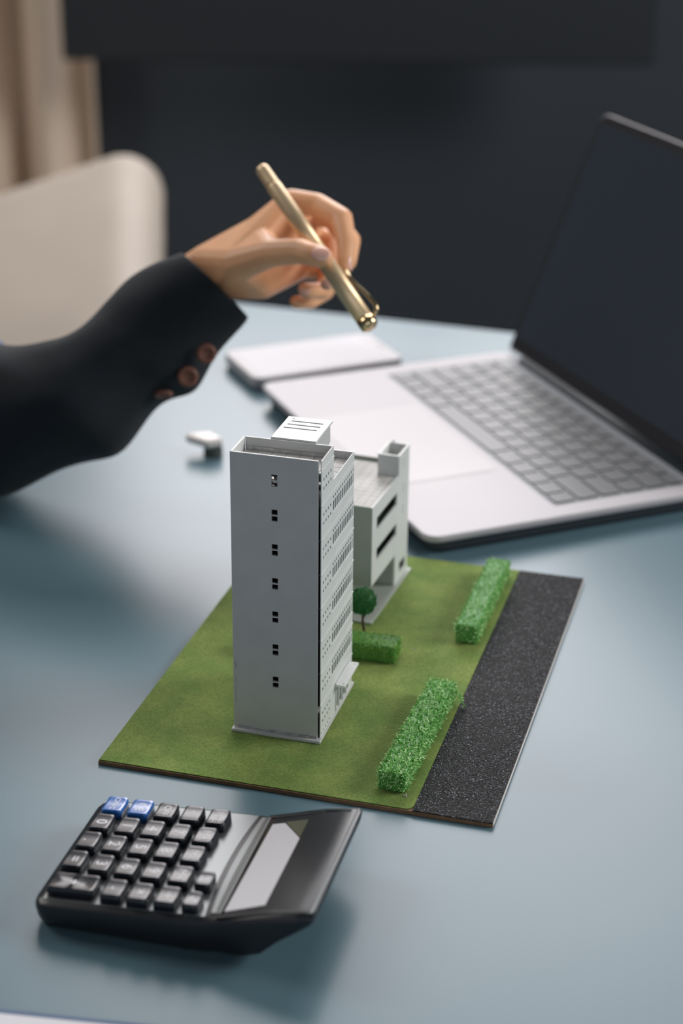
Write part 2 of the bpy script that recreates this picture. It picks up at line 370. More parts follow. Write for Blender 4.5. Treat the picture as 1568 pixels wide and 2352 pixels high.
# ------------------------------------------------------------ low building
def low_building():
    t = empty('model_low_building', (0.0199, 0.9728, ZB * mm), math.radians(-18.63))
    tag(t, 'low pale grey model block with long side openings behind the tower', 'model building')
    z = lambda h: h - ZB
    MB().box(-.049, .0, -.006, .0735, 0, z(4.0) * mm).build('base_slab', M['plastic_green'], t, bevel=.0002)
    xr = -2.4; xl = -45; zt = 74.2; zb = 24.4
    H = [(8.7, 47.6, z(56.8), z(64.6)), (9.0, 47.6, z(37.2), z(44.6)), (55.0, 66.5, z(8.5), z(15)), (-100, 0, z(-50), z(100)), (0, 45.6, z(-50), z(zb)), (0, 50.2, z(zt), z(200))]
    MB().panel((0, 71.5), (z(4.0), z(86.6)), H, YZ, xr - 1.2, xr).build('side_wall', M['plastic_side'], t)
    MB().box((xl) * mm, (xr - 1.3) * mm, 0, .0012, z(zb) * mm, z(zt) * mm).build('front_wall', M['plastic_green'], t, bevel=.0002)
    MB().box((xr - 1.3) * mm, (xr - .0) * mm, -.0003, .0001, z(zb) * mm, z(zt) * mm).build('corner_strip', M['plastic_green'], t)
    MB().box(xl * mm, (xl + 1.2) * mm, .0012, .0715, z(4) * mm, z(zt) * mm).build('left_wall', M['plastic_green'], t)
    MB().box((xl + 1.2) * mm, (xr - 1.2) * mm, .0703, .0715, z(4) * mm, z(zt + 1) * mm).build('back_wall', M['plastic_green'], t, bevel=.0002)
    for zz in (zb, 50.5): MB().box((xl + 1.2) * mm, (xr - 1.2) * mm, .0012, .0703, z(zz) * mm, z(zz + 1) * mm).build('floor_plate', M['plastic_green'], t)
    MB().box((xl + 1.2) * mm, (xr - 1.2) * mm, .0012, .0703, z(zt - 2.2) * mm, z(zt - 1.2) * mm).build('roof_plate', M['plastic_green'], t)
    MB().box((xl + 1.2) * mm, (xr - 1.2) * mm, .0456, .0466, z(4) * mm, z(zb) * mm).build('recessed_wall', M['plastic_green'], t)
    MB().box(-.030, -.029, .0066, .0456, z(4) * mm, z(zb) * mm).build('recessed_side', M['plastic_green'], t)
    p = 5.45
    for i in range(7):
        for j in range(13):
            x = xr - 1.5 - p * (i + 1); y = 1.4 + p * j
            if j > 11: continue
            MB().box((x + .1) * mm, (x + p - .1) * mm, (y + .1) * mm, (y + p - .1) * mm, z(zt - 1.2) * mm, z(zt - .8) * mm).build('roof_tile', M['tile'], t)
    f = MB().panel((-15.6, xr - 1.2), (50.2, 71.5), [(-14.2, xr - 1.2, 51.6, 70.2)], XY, z(zt - .8), z(86.6)).build('stair_tower', M['plastic_side'], t)
    MB().box(-.0128, -.0118, .0702, .0715, z(86.5) * mm, z(88.2) * mm).build('mould_pip', M['plastic_side'], t)
    for h in (76, 60, 46): MB().box(xr * mm, (xr + .25) * mm, .0600, .0630, z(h) * mm, z(h + 6) * mm).build('raised_panel', M['plastic_side'], t)
low_building()
# ------------------------------------------------------------ planting
def blades(V, Fc, S, p, nrm, L, wd, curl):
    d = (nrm + Vector([random.gauss(0, 1.0) for _ in range(3)])).normalized()
    side = d.cross(Vector([random.gauss(0, 1) for _ in range(3)])).normalized() * wd / 2
    up = d.cross(side).normalized() * curl
    b = len(V); q = random.random()
    for i, t in enumerate((0, .4, .75, 1)):
        c = p + d * L * t + up * L * (t * t) ; w_ = side * (1, 1, .8, .35)[i]
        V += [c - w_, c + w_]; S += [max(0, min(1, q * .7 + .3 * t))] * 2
    for i in range(3): Fc.append([b + 2 * i, b + 2 * i + 1, b + 2 * i + 3, b + 2 * i + 2])
def shade_mesh(name, V, Fc, S, m, parent=None):
    me = bpy.data.meshes.new(name); me.from_pydata([tuple(v) for v in V], [], Fc)
    a = me.attributes.new('shade', 'FLOAT', 'POINT'); a.data.foreach_set('value', S)
    me.materials.append(m); me.polygons.foreach_set('use_smooth', [True] * len(me.polygons))
    o = bpy.data.objects.new(name, me); C.objects.link(o)
    if parent: o.parent = parent
    return o
def lump_box(V, Fc, S, sx, sy, sz, step):
    "lumpy core of the hedge"
    def P(x, y, z_):
        q = Vector((x, y, z_)); n_ = noise.noise_vector(q * 900) * .0006
        return q + (n_ if z_ > 0 else Vector((n_.x, n_.y, 0)))
    nx, ny, nz_ = max(2, int(sx / step)), max(2, int(sy / step)), max(2, int(sz / step))
    idx = {}
    def vt(i, j, k):
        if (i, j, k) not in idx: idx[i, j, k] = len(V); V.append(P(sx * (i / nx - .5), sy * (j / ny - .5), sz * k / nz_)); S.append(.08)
        return idx[i, j, k]
    for i in range(nx):
        for j in range(ny): Fc.append([vt(i, j, nz_), vt(i + 1, j, nz_), vt(i + 1, j + 1, nz_), vt(i, j + 1, nz_)]); Fc.append([vt(i, j, 0), vt(i, j + 1, 0), vt(i + 1, j + 1, 0), vt(i + 1, j, 0)])
    for j in range(ny):
        for k in range(nz_):
            for i in (0, nx): Fc.append([vt(i, j, k), vt(i, j + 1, k), vt(i, j + 1, k + 1), vt(i, j, k + 1)])
    for i in range(nx):
        for k in range(nz_):
            for j in (0, ny): Fc.append([vt(i, j, k), vt(i + 1, j, k), vt(i + 1, j, k + 1), vt(i, j, k + 1)])
def hedge(u, v, yaw, sx, sy, sz, label, m, n, L=2.6, tuft=None, wd=.5):
    V, Fc, S = [], [], []
    X, Y, Z = sx * mm, sy * mm, (sz - 1.2) * mm
    lump_box(V, Fc, S, X, Y, Z, .0013)
    areas = [X * Y, 2 * Y * Z, 2 * X * Z]; tot = sum(areas)
    for _ in range(n):
        r = random.random() * tot
        if r < areas[0]: p = Vector((random.uniform(-X / 2, X / 2), random.uniform(-Y / 2, Y / 2), Z - .0003)); nr = Vector((0, 0, 1))
        elif r < areas[0] + areas[1]: sgn = random.choice((-1, 1)); p = Vector((sgn * X / 2, random.uniform(-Y / 2, Y / 2), random.uniform(.001, Z))); nr = Vector((sgn, 0, .3))
        else: sgn = random.choice((-1, 1)); p = Vector((random.uniform(-X / 2, X / 2), sgn * Y / 2, random.uniform(.001, Z))); nr = Vector((0, sgn, .3))
        blades(V, Fc, S, p, nr, L * mm * random.uniform(.35, 1), wd * mm * random.uniform(.6, 1.2), random.uniform(-1.2, 1.2))
    if tuft:
        for i in range(90):
            t = random.random(); p = Vector((X / 2 + .0008 + t * .0062, Y / 2 - .003 - t * .004, .0068 - .0062 * t * t + random.gauss(0, .0004)))
            blades(V, Fc, S, p, Vector((.4, 0, .5)), .0018, .0004, .4)
    for i, q in enumerate(V):
        if q.z < .0001: V[i] = Vector((q.x, q.y, .0001))
    o = shade_mesh('hedge', V, Fc, S, m)
    o.location = Bw(u, v, ZB); o.rotation_euler = (0, 0, BA + math.radians(yaw))
    tag(o, label, 'hedge', 'turf foam hedges on the model lawn'); return o
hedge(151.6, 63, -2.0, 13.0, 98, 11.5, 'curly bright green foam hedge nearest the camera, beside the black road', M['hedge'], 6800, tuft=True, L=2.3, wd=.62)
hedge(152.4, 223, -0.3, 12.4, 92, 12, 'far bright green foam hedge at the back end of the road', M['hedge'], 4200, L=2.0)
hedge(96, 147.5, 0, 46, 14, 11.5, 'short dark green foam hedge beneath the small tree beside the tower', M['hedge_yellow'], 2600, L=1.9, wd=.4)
def tree():
    t = empty('model_tree', Bw(97.0, 156.6, ZB), BA)
    tag(t, 'small round green model tree beside the tower', 'tree')
    mb = MB(); mb.tube([(0, 0, 0), (.0002, 0, .010), (-.0006, 0, .016), (-.0004, .0004, .024)], [.0011, .0009, .0008, .0007], 8)
    for a in range(5):
        mb.tube([(-.0005, .0002, .018 + a * .001), (-.0005 + .004 * math.cos(a * 1.3), .004 * math.sin(a * 1.3), .024 + a * .001)], [.0006, .0003], 6)
    mb.build('trunk', M['bark'], t, smooth=True)
    V, Fc, S = [], [], []; cen = Vector((-.0008, 0, .0285)); R_ = .0083
    ic = bmesh.new(); bmesh.ops.create_icosphere(ic, subdivisions=4, radius=R_)
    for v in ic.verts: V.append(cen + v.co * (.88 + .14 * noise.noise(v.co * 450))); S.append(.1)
    Fc += [[v.index for v in f.verts] for f in ic.faces]; ic.free()
    for _ in range(3600):
        d = Vector([random.gauss(0, 1) for _ in range(3)]).normalized()
        blades(V, Fc, S, cen + d * R_ * (.84 + .14 * noise.noise(d * R_ * 450)), d, .0013 * random.uniform(.4, 1.2), .00045, random.uniform(-.6, .6))
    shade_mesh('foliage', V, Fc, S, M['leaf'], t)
tree()
# a second small bush peeping out on the tower's far left side
V, Fc, S = [], [], []
lump_box(V, Fc, S, .030, .010, .009, .0013)
for _ in range(1300):
    p = Vector((random.uniform(-.015, .015), random.uniform(-.005, .005), random.uniform(.001, .009)))
    if random.random() < .5: p.z = .009
    else: p.y = -.005
    blades(V, Fc, S, p, Vector((0, -.3, .6)), .0018 * random.uniform(.4, 1), .0004, .4)
for i, q in enumerate(V):
    if q.z < .0001: V[i] = Vector((q.x, q.y, .0001))
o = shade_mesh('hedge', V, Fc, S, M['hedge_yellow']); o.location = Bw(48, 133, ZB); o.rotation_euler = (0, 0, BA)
tag(o, 'low green foam hedge behind the left side of the tower', 'hedge', 'turf foam hedges on the model lawn')
def crumb(u, v, s, lab):
    V = [(0, 0, 0), (s, 0, 0), (s * .8, s * .4, 0), (.1 * s, .5 * s, 0), (.2 * s, .1 * s, .5 * s), (.8 * s, .2 * s, .4 * s)]
    o = put('paint_crumb', V, [[0, 1, 5, 4], [1, 2, 5], [2, 3, 4, 5], [3, 0, 4], [0, 3, 2, 1]], M['whiteedge'])
    o.location = Bw(u, v, ZB); tag(o, lab, 'crumb')
crumb(125, 161, .0012, 'tiny white crumb on the lawn in front of the far hedge')
def chip():
    o = MB().prism([(0, 0), (.45, -.1), (1.3, 1.6), (.9, 1.9)], XY, 0.05, .5).prism([(0.1, 0), (.5, .1), (2.6, .3), (2.5, .7), (.2, .45)], XY, 0.05, .5).build('plastic_chip', M['whiteedge'])
    o.location = Bw(158.2, 10.6, ZB); o.rotation_euler = (0, 0, BA + 1.6); tag(o, 'tiny white forked plastic chip on the lawn by the near hedge end', 'crumb')
chip()
# ------------------------------------------------------------ laptop
LP = Vector((.0540, 1.0630, 0)); LA = math.radians(22.76)
def laptop():
    t = empty('laptop', LP, LA)
    tag(t, 'open silver laptop with dark screen and black keys at the right', 'laptop')
    # x = depth towards the hinge (0..212), y = width (0..304)
    MB().prism(rrect(0, 212, 0, 304, 11, 8), XY, 9.5, 14).build('base_shell', M['silver'], t, bevel=.0012, smooth=False)
    MB().prism(rrect(4, 208, 4, 300, 12, 8), XY, 1.2, 9.6).build('underside_shade', M['silver_dark'], t, bevel=.002)  # dark band standing for the shadow gap beneath the shell
    for x in (18, 194):
        for y in (18, 286): MB().tube([(x * mm, y * mm, 0), (x * mm, y * mm, .0014)], .006, 16).build('rubber_foot', M['rubber'], t)
    MB().prism(rrect(8, 92, 85, 219, 4), XY, 14.0, 14.25).build('trackpad', M['trackpad'], t)
    MB().prism(rrect(98, 205, 16, 288, 3), XY, 14.0, 14.1).build('keyboard_well', M['well'], t)
    rows = [[1] * 3 + [5] + [1] * 4, [1.7] + [1] * 12 + [1.7] if False else None]
    W_ = 268.0; y0 = 286.0
    layout = [[1.0, 1.0, 1.0, 1.25, 5.15, 1.25, 1.0, 1.0, 1.0, 0.85], [2.35] + [1] * 10 + [2.15], [1.8] + [1] * 11 + [1.7], [1.5] + [1] * 12 + [1.0], [1] * 13 + [1.5], [1.5] + [1] * 13]
    key0 = {}
    x = 100.0
    for ri, row in enumerate(layout):
        h = 17.2 if ri < 5 else 12.0; tot = sum(row); y = y0
        for wd in row:
            ww = wd / tot * W_; k = (round(ww, 2), h)
            if k not in key0:
                o = MB().prism(rrect(-h / 2 + .9, h / 2 - .9, -ww / 2 + .9, ww / 2 - .9, 1.6, 3), XY, 14.1, 15.0).build('key', M['keyblack'], t, bevel=.0002, seg=1); key0[k] = o
            else:
                o = key0[k].copy(); C.objects.link(o)
            o.location = ((x + h / 2) * mm, (y - ww / 2) * mm, 0); y -= ww
        x += h
    MB().tube([(.210, .030, .0135), (.210, .274, .0135)], .005, 16).build('hinge', M['silver_dark'], t, smooth=True)
    lid = empty('screen_lid_pivot', (0, 0, 0))
    bpy.data.objects.remove(lid)
    th = math.radians(68.5)
    def LQ(a, b, d):  # a along width, b up the lid, d thickness outwards
        bx, bz = math.cos(th), math.sin(th)
        return ((212 + b * bx + d * bz) * mm, a * mm, (13.5 + b * bz - d * bx) * mm)
    lid = MB().prism(rrect(0, 304, 2, 200, (3, 10, 10, 3)), LQ, 0, 4.2).build('screen_lid', M['silver'], t, bevel=.0006)
    bz_ = MB().prism(rrect(1.2, 302.8, 4, 198.8, (2, 9, 9, 2)), LQ, -.5, 0.0).build('bezel', M['bezel'], lid)
    MB().prism(rrect(6, 298, 14, 192, 3), LQ, -.8, -.5).build('display', M['display'], lid)
laptop()
# ------------------------------------------------------------ tablet
def tablet():
    a = Vector((-0.0675, 1.3600, 0)); b = Vector((0.047, 1.4110, 0)); d = (b - a); rz = math.atan2(d.y, d.x)
    t = empty('tablet', a, rz); tag(t, 'white tablet lying flat beyond the laptop corner', 'tablet')
    MB().prism(rrect(0, 128, 0, 72, 9, 8), XY, 2.5, 11).build('tablet_body', M['trackpad'], t, bevel=.0012)
    MB().prism(rrect(3, 125, 3, 69, 8, 8), XY, 0, 2.6).build('underside_shade', M['silver_dark'], t)  # dark layer painting the shadow below the tablet
    MB().prism(rrect(8, 116, 6, 66, 3, 4), XY, 11, 11.15).build('screen', M['paper'], t)
    MB().prism([(122.5, 30), (123.8, 30), (123.8, 42), (122.5, 42)], XY, 11, 11.15).build('sensor_slot', M['well'], t)
tablet()
# ------------------------------------------------------------ calculator
KO = Vector((-0.1132, 0.7646, 0)); KA = math.radians(-14.3)
def ktop(s):
    P = ((0, 12.0), (2.5, 14.1), (60, 17.9), (80, 19.0), (84, 19.6), (107, 26.4), (128, 30.6)); 
    for (a, za), (b, zb_) in zip(P, P[1:]):
        if s <= b: return za + (zb_ - za) * (s - a) / (b - a)
    return P[-1][1]
def calculator():
    t = empty('calculator', KO, KA); tag(t, 'black desktop calculator with raised display head in the foreground', 'calculator')
    st = [(0, 11.6, 4.0, 7), (.7, 12.9, 2.8, 4.6), (2.2, 13.8, 1.6, 2.4), (4.5, 14.3, 1.0, 1.0), (9, 14.6, .8, 0), (60, 17.9, .8, 0), (78, 18.9, .8, .4), (84, 19.9, 1.0, 1.6), (96, 23.6, 1.6, .8), (104, 26.0, 4.5, .3), (112, 28.2, 12.5, 0), (120, 29.8, 18.5, 0), (126, 30.9, 23.0, .3), (128.4, 30.4, 26, 1.2)]
    V, Fc = [], []
    for s, zt_, zb_, ins in st:
        y1, y0 = -ins, -88 + ins
        loop = [(y0 + 3.5, zb_), (y1 - 3.5, zb_), (y1 - 1.0, zb_ + (zt_ - zb_) * .35), (y1, zt_ - min(4, (zt_ - zb_) * .35)), (y1 - .5, zt_ - 1.4), (y1 - 2.2, zt_ - .3), (y1 - 4.2, zt_),
                (y0 + 4.2, zt_), (y0 + 2.2, zt_ - .3), (y0 + .5, zt_ - 1.4), (y0, zt_ - min(4, (zt_ - zb_) * .35)), (y0 + 1.0, zb_ + (zt_ - zb_) * .35)]
        V += [(s * mm, a * mm, b * mm) for a, b in loop]
    n = 12
    for k in range(len(st) - 1):
        for i in range(n): Fc.append([k * n + i, k * n + (i + 1) % n, (k + 1) * n + (i + 1) % n, (k + 1) * n + i])
    Fc.append(list(range(n))); Fc.append([(len(st) - 1) * n + i for i in range(n)][::-1])
    body = put('case', V, Fc, M['calc'], t, smooth=True)
    md = body.modifiers.new('e', 'EDGE_SPLIT'); md.split_angle = math.radians(40)
    # face plate
    def KP(s, tt, h): return (s * mm, tt * mm, (ktop(s) + h) * mm)
    def plate(s0, s1, t0, t1, h0, h1, ns, nt_, name, m, curve=None, par=t, **kw):
        V, Fc = [], []
        for lay, h in ((0, h0), (1, h1)):
            for i in range(ns + 1):
                for j in range(nt_ + 1):
                    a = s0 + (s1 - s0) * i / ns; b = t0 + (t1 - t0) * j / nt_
                    if curve: a = curve(a, b, i / ns)
                    V.append(KP(a, b, h))
        N = (ns + 1) * (nt_ + 1); ix = lambda l, i, j: l * N + i * (nt_ + 1) + j
        for i in range(ns):
            for j in range(nt_):
                Fc.append([ix(1, i, j), ix(1, i + 1, j), ix(1, i + 1, j + 1), ix(1, i, j + 1)]); Fc.append([ix(0, i, j), ix(0, i, j + 1), ix(0, i + 1, j + 1), ix(0, i + 1, j)])
        for i in range(ns):
            for j in (0, nt_): Fc.append([ix(0, i, j), ix(0, i + 1, j), ix(1, i + 1, j), ix(1, i, j)])
        for j in range(nt_):
            for i in (0, ns): Fc.append([ix(0, i, j), ix(0, i, j + 1), ix(1, i, j + 1), ix(1, i, j)])
        return put(name, V, Fc, m, par, **kw)
    bow = lambda a, b, f: a + f * (-2.6 * (1 - ((b + 44) / 40) ** 2))
    plate(4.5, 79.5, -84.6, -3.4, -.6, .35, 10, 14, 'face_plate', M['deck'], bow, bevel=.0003, seg=2)
    plate(81.6, 86.0, -82.5, -5.5, -.3, .9, 2, 14, 'display_ridge', M['deck'], lambda a, b, f: a - (1 - f) * 2.6 * (1 - ((b + 44) / 40) ** 2), bevel=.0004)
    plate(86.3, 123.4, -82.5, -5.5, -.2, .35, 8, 2, 'display_window', M['glass_black'])
    # liquid crystal area painted pale as window glare, clipped where the glare ends
    def poly(pts, h0, h1, name, m, par=t):
        n = len(pts); V = [KP(a, b, h0) for a, b in pts] + [KP(a, b, h1) for a, b in pts]
        return put(name, V, [list(range(n)), [n + i for i in range(n)][::-1]] + [[i, (i + 1) % n, n + (i + 1) % n, n + i] for i in range(n)], m, par)
    poly([(87.4, -81.2), (105.0, -79.0), (105.6, -27), (105.2, -26.2), (94.6, -12.0), (88.6, -12.0)], .3, .5, 'liquid_crystal_display', M['lcd'])
    poly([(95.2, -12.0), (105.5, -25.6), (105.5, -11.0), (95.2, -11.0)], .3, .5, 'display_beyond_glare', M['lcd_unglared'])  # darker olive corner outside the painted glare
    plate(123.8, 127.6, -85.5, -2.5, -.3, .5, 2, 4, 'head_rim', M['deck'], bevel=.0003)
    for y in (-5.0, -84.6): plate(84.8, 124.6, y - 1.2, y + 1.2, -.3, .8, 8, 1, 'head_side_rim', M['calc'], bevel=.0003)
    # stand under the raised head
    MB().prism([(88, 0), (101, 0), (106, 6.5), (86, 6.5)], XZ, -78, -10).build('rear_stand', M['calc'], t, bevel=.0006)
    for s in (7, 70):
        for y in (-80, -8): MB().tube([(s * mm, y * mm, 0), (s * mm, y * mm, .0012)], .004, 12).build('rubber_foot', M['rubber'], t)
    # keys, lettering reads towards the near edge with its top towards the display
    keys = [('ON/C', 11.2, -12, 'b'), ('CE', 24.2, -12.6, 'b'), ('OFF', 37.1, -13.4, 0), ('+/-', 50.1, -14, 0), ('MC', 62.9, -14.6, 0),
            ('0', 10.4, -27.4, 0), ('1', 23.5, -28.6, 0), ('4', 36.1, -29.2, 0), ('7', 48.9, -29.8, 0), ('MR', 61.8, -30.4, 0),
            ('.', 10, -42.8, 0), ('2', 22.9, -43.9, 0), ('5', 35.7, -44.4, 0), ('8', 48.4, -45, 0), ('M-', 61.4, -46, 0),
            ('=', 9.7, -58.6, 0), ('3', 22.8, -59.8, 0), ('6', 35.4, -60.6, 0), ('9', 48.1, -61.4, 0), ('M+', 61.2, -62.2, 0), ('%', 72.8, -63.2, 's'),
            ('+', 16.2, -76.0, 'w'), ('-', 35.6, -77.2, 0), ('\u00d7', 47.9, -77.9, 0), ('\u00f7', 60.6, -78.2, 0), ('\u221a', 72.2, -78.8, 's')]
    dg = None; texts = []
    for i, (txt, s, y, ty) in enumerate(keys):
        hw = {0: 4.7, 'b': 4.9, 's': 3.7, 'w': 11.0}[ty]; hh = 6.1 if ty != 's' else 5.2
        if ty == 'w': hh = 5.9
        b0 = ktop(s) + .3; slope = (17.9 - 14.1) / 57.5
        P0 = rrect(-hw, hw, -hh, hh, 1.6 if ty != 's' else 1.9, 4)
        P1 = []
        for q, p in enumerate(P0):
            p2 = P0[(q + 1) % len(P0)]; k_ = 9 if math.dist(p, p2) > 2 else 1
            P1 += [(p[0] + (p2[0] - p[0]) * w_ / k_, p[1] + (p2[1] - p[1]) * w_ / k_) for w_ in range(k_)]
        P0 = P1; n = len(P0); V = []; rings = []
        dish = lambda b: .62 * (b / hh) ** 2
        for sc, hgt, ds in ((1.06, 0, 0), (1.02, 3.6, .6), (.98, 4.1, .9), (.93, 4.25, 1), (.78, 4.25, 1), (.6, 4.25, 1), (.4, 4.25, 1), (.2, 4.25, 1), (.04, 4.25, 1)):
            off = (1 - sc)
            V += [((a - math.copysign(min(abs(a), hh * off), a) if ty == 'w' else a * sc) * mm, b * sc * mm, (hgt + ds * dish(b * sc) + slope * a * sc) * mm) for a, b in P0]
        L = len(V) // n
        Fc = [[k * n + q, k * n + (q + 1) % n, (k + 1) * n + (q + 1) % n, (k + 1) * n + q] for k in range(L - 1) for q in range(n)]
        Fc.append([(L - 1) * n + q for q in range(n)]); Fc.append(list(range(n))[::-1])
        ko = put('key', V, Fc, M['bluekey'] if ty == 'b' else M['calckey'], t, smooth=True); ko.location = (s * mm, y * mm, b0 * mm)
        if ty == 'b': ko['label'] = 'blue key'
        if ty == 'w': ko['label'] = 'wide plus key'
        c = bpy.data.curves.new('print', 'FONT'); c.body = txt; c.align_x = 'CENTER'; c.align_y = 'CENTER'
        c.size = {1: 7.4, 2: 5.9, 3: 4.8, 4: 3.9}[len(txt)] * mm * (.8 if ty == 's' else 1); c.extrude = .00006
        to = bpy.data.objects.new('print', c); C.objects.link(to)
        texts.append((to, ko, slope, hh))
    bpy.context.view_layer.update(); dg = bpy.context.evaluated_depsgraph_get()
    for to, ko, slope, hh in texts:
        me = bpy.data.meshes.new_from_object(to.evaluated_get(dg)); bpy.data.objects.remove(to)
        me.materials.clear(); me.materials.append(M['keyprint']); me.name = 'key_print'
        o = bpy.data.objects.new('key_print', me); C.objects.link(o); o.parent = ko
        for v in me.vertices:
            x, y = -v.co.y * -1, -v.co.x
            top = v.co.z > 0
            v.co = (x, y, (4.25 + .62 * (y / mm / hh) ** 2 + slope * x / mm + (.07 if top else -.05)) * mm)
calculator()
# ------------------------------------------------------------ folder and small lid
def folder():
    t = empty('folder', (-0.142, 0.6235, 0), math.radians(-8)); tag(t, 'blue folder with a white sheet at the bottom left corner', 'folder')
    MB().box(-.16, .12, -.22, 0, 0, .0015).build('cover', M['blue'], t, bevel=.0003)
    MB().box(-.158, .118, -.218, -.0032, .0015, .0019).build('sheet', M['paper'], t)
folder()
def lid():
    t = empty('bottle_lid', (-0.0955, 1.2350, 0), 0); tag(t, 'small cream white lid with dark stub standing on the table near the sleeve', 'lid')
    MB().tube([(.004, -.002, 0), (.004, -.002, .007)], [.0070, .0066], 24).build('stub', M['capbase'], t, smooth=False)
    V, Fc = hulls([[(Vector((-.0125, .003, .0105)), .0036), (Vector((.0075, -.002, .0100)), .0036), (Vector((0, .007, .0105)), .0034), (Vector((.001, -.0065, .0100)), .0034)]])
    put('cap', V, Fc, M['cap'], t, smooth=True)
lid()
# ------------------------------------------------------------ person: hand, sleeve
PX = 1 / F_PX
def ball(px, py, rpx, d): return (at(px, py, d), rpx * d * PX)
def person():
    root = empty('person', (at(480, 640, 1.2).x, at(480, 640, 1.2).y, 0)); org = root.location.copy()
    tag(root, 'person in a dark navy jacket reaching over the table with a pen', 'person')
    b = lambda *a: (lambda c, r: (c - org, r))(*ball(*a))
    fore = [b(350, 690, 44, 1.225), b(400, 720, 40, 1.22)]
    wr1, wr2 = b(466, 600, 36, 1.205), b(512, 648, 38, 1.195)
    heel, cmc = b(598, 651, 38, 1.195), b(545, 606, 42, 1.172)
    imc, mmc, rmc, pmc = b(668, 465, 32, 1.19), b(708, 490, 29, 1.212), b(714, 540, 28, 1.232), b(690, 612, 30, 1.235)
    midp = b(588, 535, 37, 1.200)
    G = [[*fore, wr1, wr2], [wr1, wr2, cmc, heel, midp], [cmc, heel, pmc, midp], [midp, imc, mmc, rmc, pmc, heel], [midp, cmc, imc]]
    chain = lambda *L: [[L[i], L[i + 1]] for i in range(len(L) - 1)]
    tm = b(620, 582, 33, 1.150)
    G += [[cmc, midp, tm]]
    G += chain(cmc, tm, b(688, 577, 31, 1.138), b(712, 584, 27, 1.132), b(732, 588, 27, 1.130), b(744, 592, 22, 1.129))
    G += chain(imc, b(728, 470, 27, 1.185), b(784, 503, 27, 1.172), b(796, 560, 23, 1.160), b(793, 600, 20, 1.153), b(791, 614, 16, 1.151))
    G += chain(mmc, b(760, 500, 26, 1.205), b(804, 553, 25, 1.190), b(799, 600, 21, 1.172), b(760, 642, 19, 1.158), b(750, 652, 16, 1.155))
    G += chain(rmc, b(770, 560, 25, 1.225), b(772, 630, 23, 1.205), b(738, 668, 21, 1.186), b(706, 668, 20, 1.176), b(700, 664, 17, 1.174))
    G += chain(pmc, b(748, 620, 23, 1.235), b(748, 668, 21, 1.220), b(712, 693, 18, 1.203), b(680, 694, 16, 1.192))
    V, Fc = hulls(G); hand = fuse(put('hand', V, Fc, M['skin'], root), .0009, 5, .5)
    def nail(c, n_, axis, L, W, T=.0006):
        n_ = n_.normalized(); axis = (axis - n_ * axis.dot(n_)).normalized(); s_ = n_.cross(axis)
        bm = bmesh.new(); bmesh.ops.create_uvsphere(bm, u_segments=16, v_segments=10, radius=1)
        V = []
        for v in bm.verts:
            q = v.co; V.append(c - org + axis * q.x * L + s_ * q.y * W + n_ * (q.z * T - (q.y ** 2) * W * .25))
        Fc = [[v.index for v in f.verts] for f in bm.faces]; bm.free()
        put('fingernail', V, Fc, M['nail'], hand, smooth=True)
    nail(at(736, 582, 1.1225), -FW + UP * .25, RT - UP * .1, .0058, .0046)
    nail(at(806, 606, 1.1505), RT * 1 - FW * .35, -UP + RT * -.1, .0048, .0034)
    nail(at(701, 668, 1.1705), -FW - UP * .1, UP * .7 - RT, .0036, .0032)
    nail(at(749, 652, 1.1515), -FW + RT * -.2, UP - RT * .7, .0034, .0028)
    # jacket sleeve: elliptical sections between an upper and a lower outline, cuff first
    st = [((416, 580), (572, 729), 1.200, .030), ((400, 588), (560, 748), 1.200, .031), ((352, 612), (500, 812), 1.205, .035), ((300, 648), (468, 858), 1.205, .038), ((262, 680), (440, 898), 1.205, .040), ((240, 698), (395, 907), 1.205, .042), ((208, 728), (355, 925), 1.205, .043),
          ((168, 772), (318, 985), 1.205, .045), ((112, 788), (272, 1050), 1.205, .048), ((66, 802), (200, 1062), 1.21, .050), ((10, 806), (108, 1084), 1.22, .053), ((-70, 770), (20, 1150), 1.235, .058), ((-150, 700), (-80, 1190), 1.26, .062), ((-230, 560), (-200, 1180), 1.30, .066), ((-330, 380), (-330, 1120), 1.36, .07)]
    V, Fc = [], []; n = 28
    for k, (a, c, d, th) in enumerate(st):
        A, Bp = at(*a, d), at(*c, d); mid = (A + Bp) / 2; ma = (A - Bp) / 2; mi = FW * th
        for i in range(n):
            q = 2 * math.pi * i / n
            p = mid + ma * math.cos(q) + mi * math.sin(q)
            if k > 1:
                p += (p - mid).normalized() * (noise.noise(p * 26) * .006 + noise.noise(p * 70) * .0022)
                p.z = max(p.z, .002 + .0006 * math.sin(k))
            V.append(p - org)
    m_ = len(st)
    for k in range(m_ - 1):
        for i in range(n): Fc.append([k * n + i, k * n + (i + 1) % n, (k + 1) * n + (i + 1) % n, (k + 1) * n + i])
    # turn the cuff inwards to give the cloth thickness
    base = len(V); A, Bp = at(416, 580, 1.2), at(572, 729, 1.2); mid = (A + Bp) / 2
    for ins, back in ((.94, 0), (.88, .008), (.76, .026)):
        for i in range(n):
            q = 2 * math.pi * i / n
            p = mid + (A - Bp) / 2 * math.cos(q) * ins + FW * .030 * math.sin(q) * ins + (at(300, 740, 1.2) - mid).normalized() * back
            V.append(p - org)
    for i in range(n):
        j = (i + 1) % n
        Fc.append([i, j, base + j, base + i])
        for r in range(2): Fc.append([base + r * n + i, base + r * n + j, base + (r + 1) * n + j, base + (r + 1) * n + i])
    Fc.append([(m_ - 1) * n + i for i in range(n)])
    sl = put('jacket_sleeve', V, Fc, M['jacket'], root, smooth=True)
    ss = sl.modifiers.new('s', 'SUBSURF'); ss.levels = 2; ss.render_levels = 2
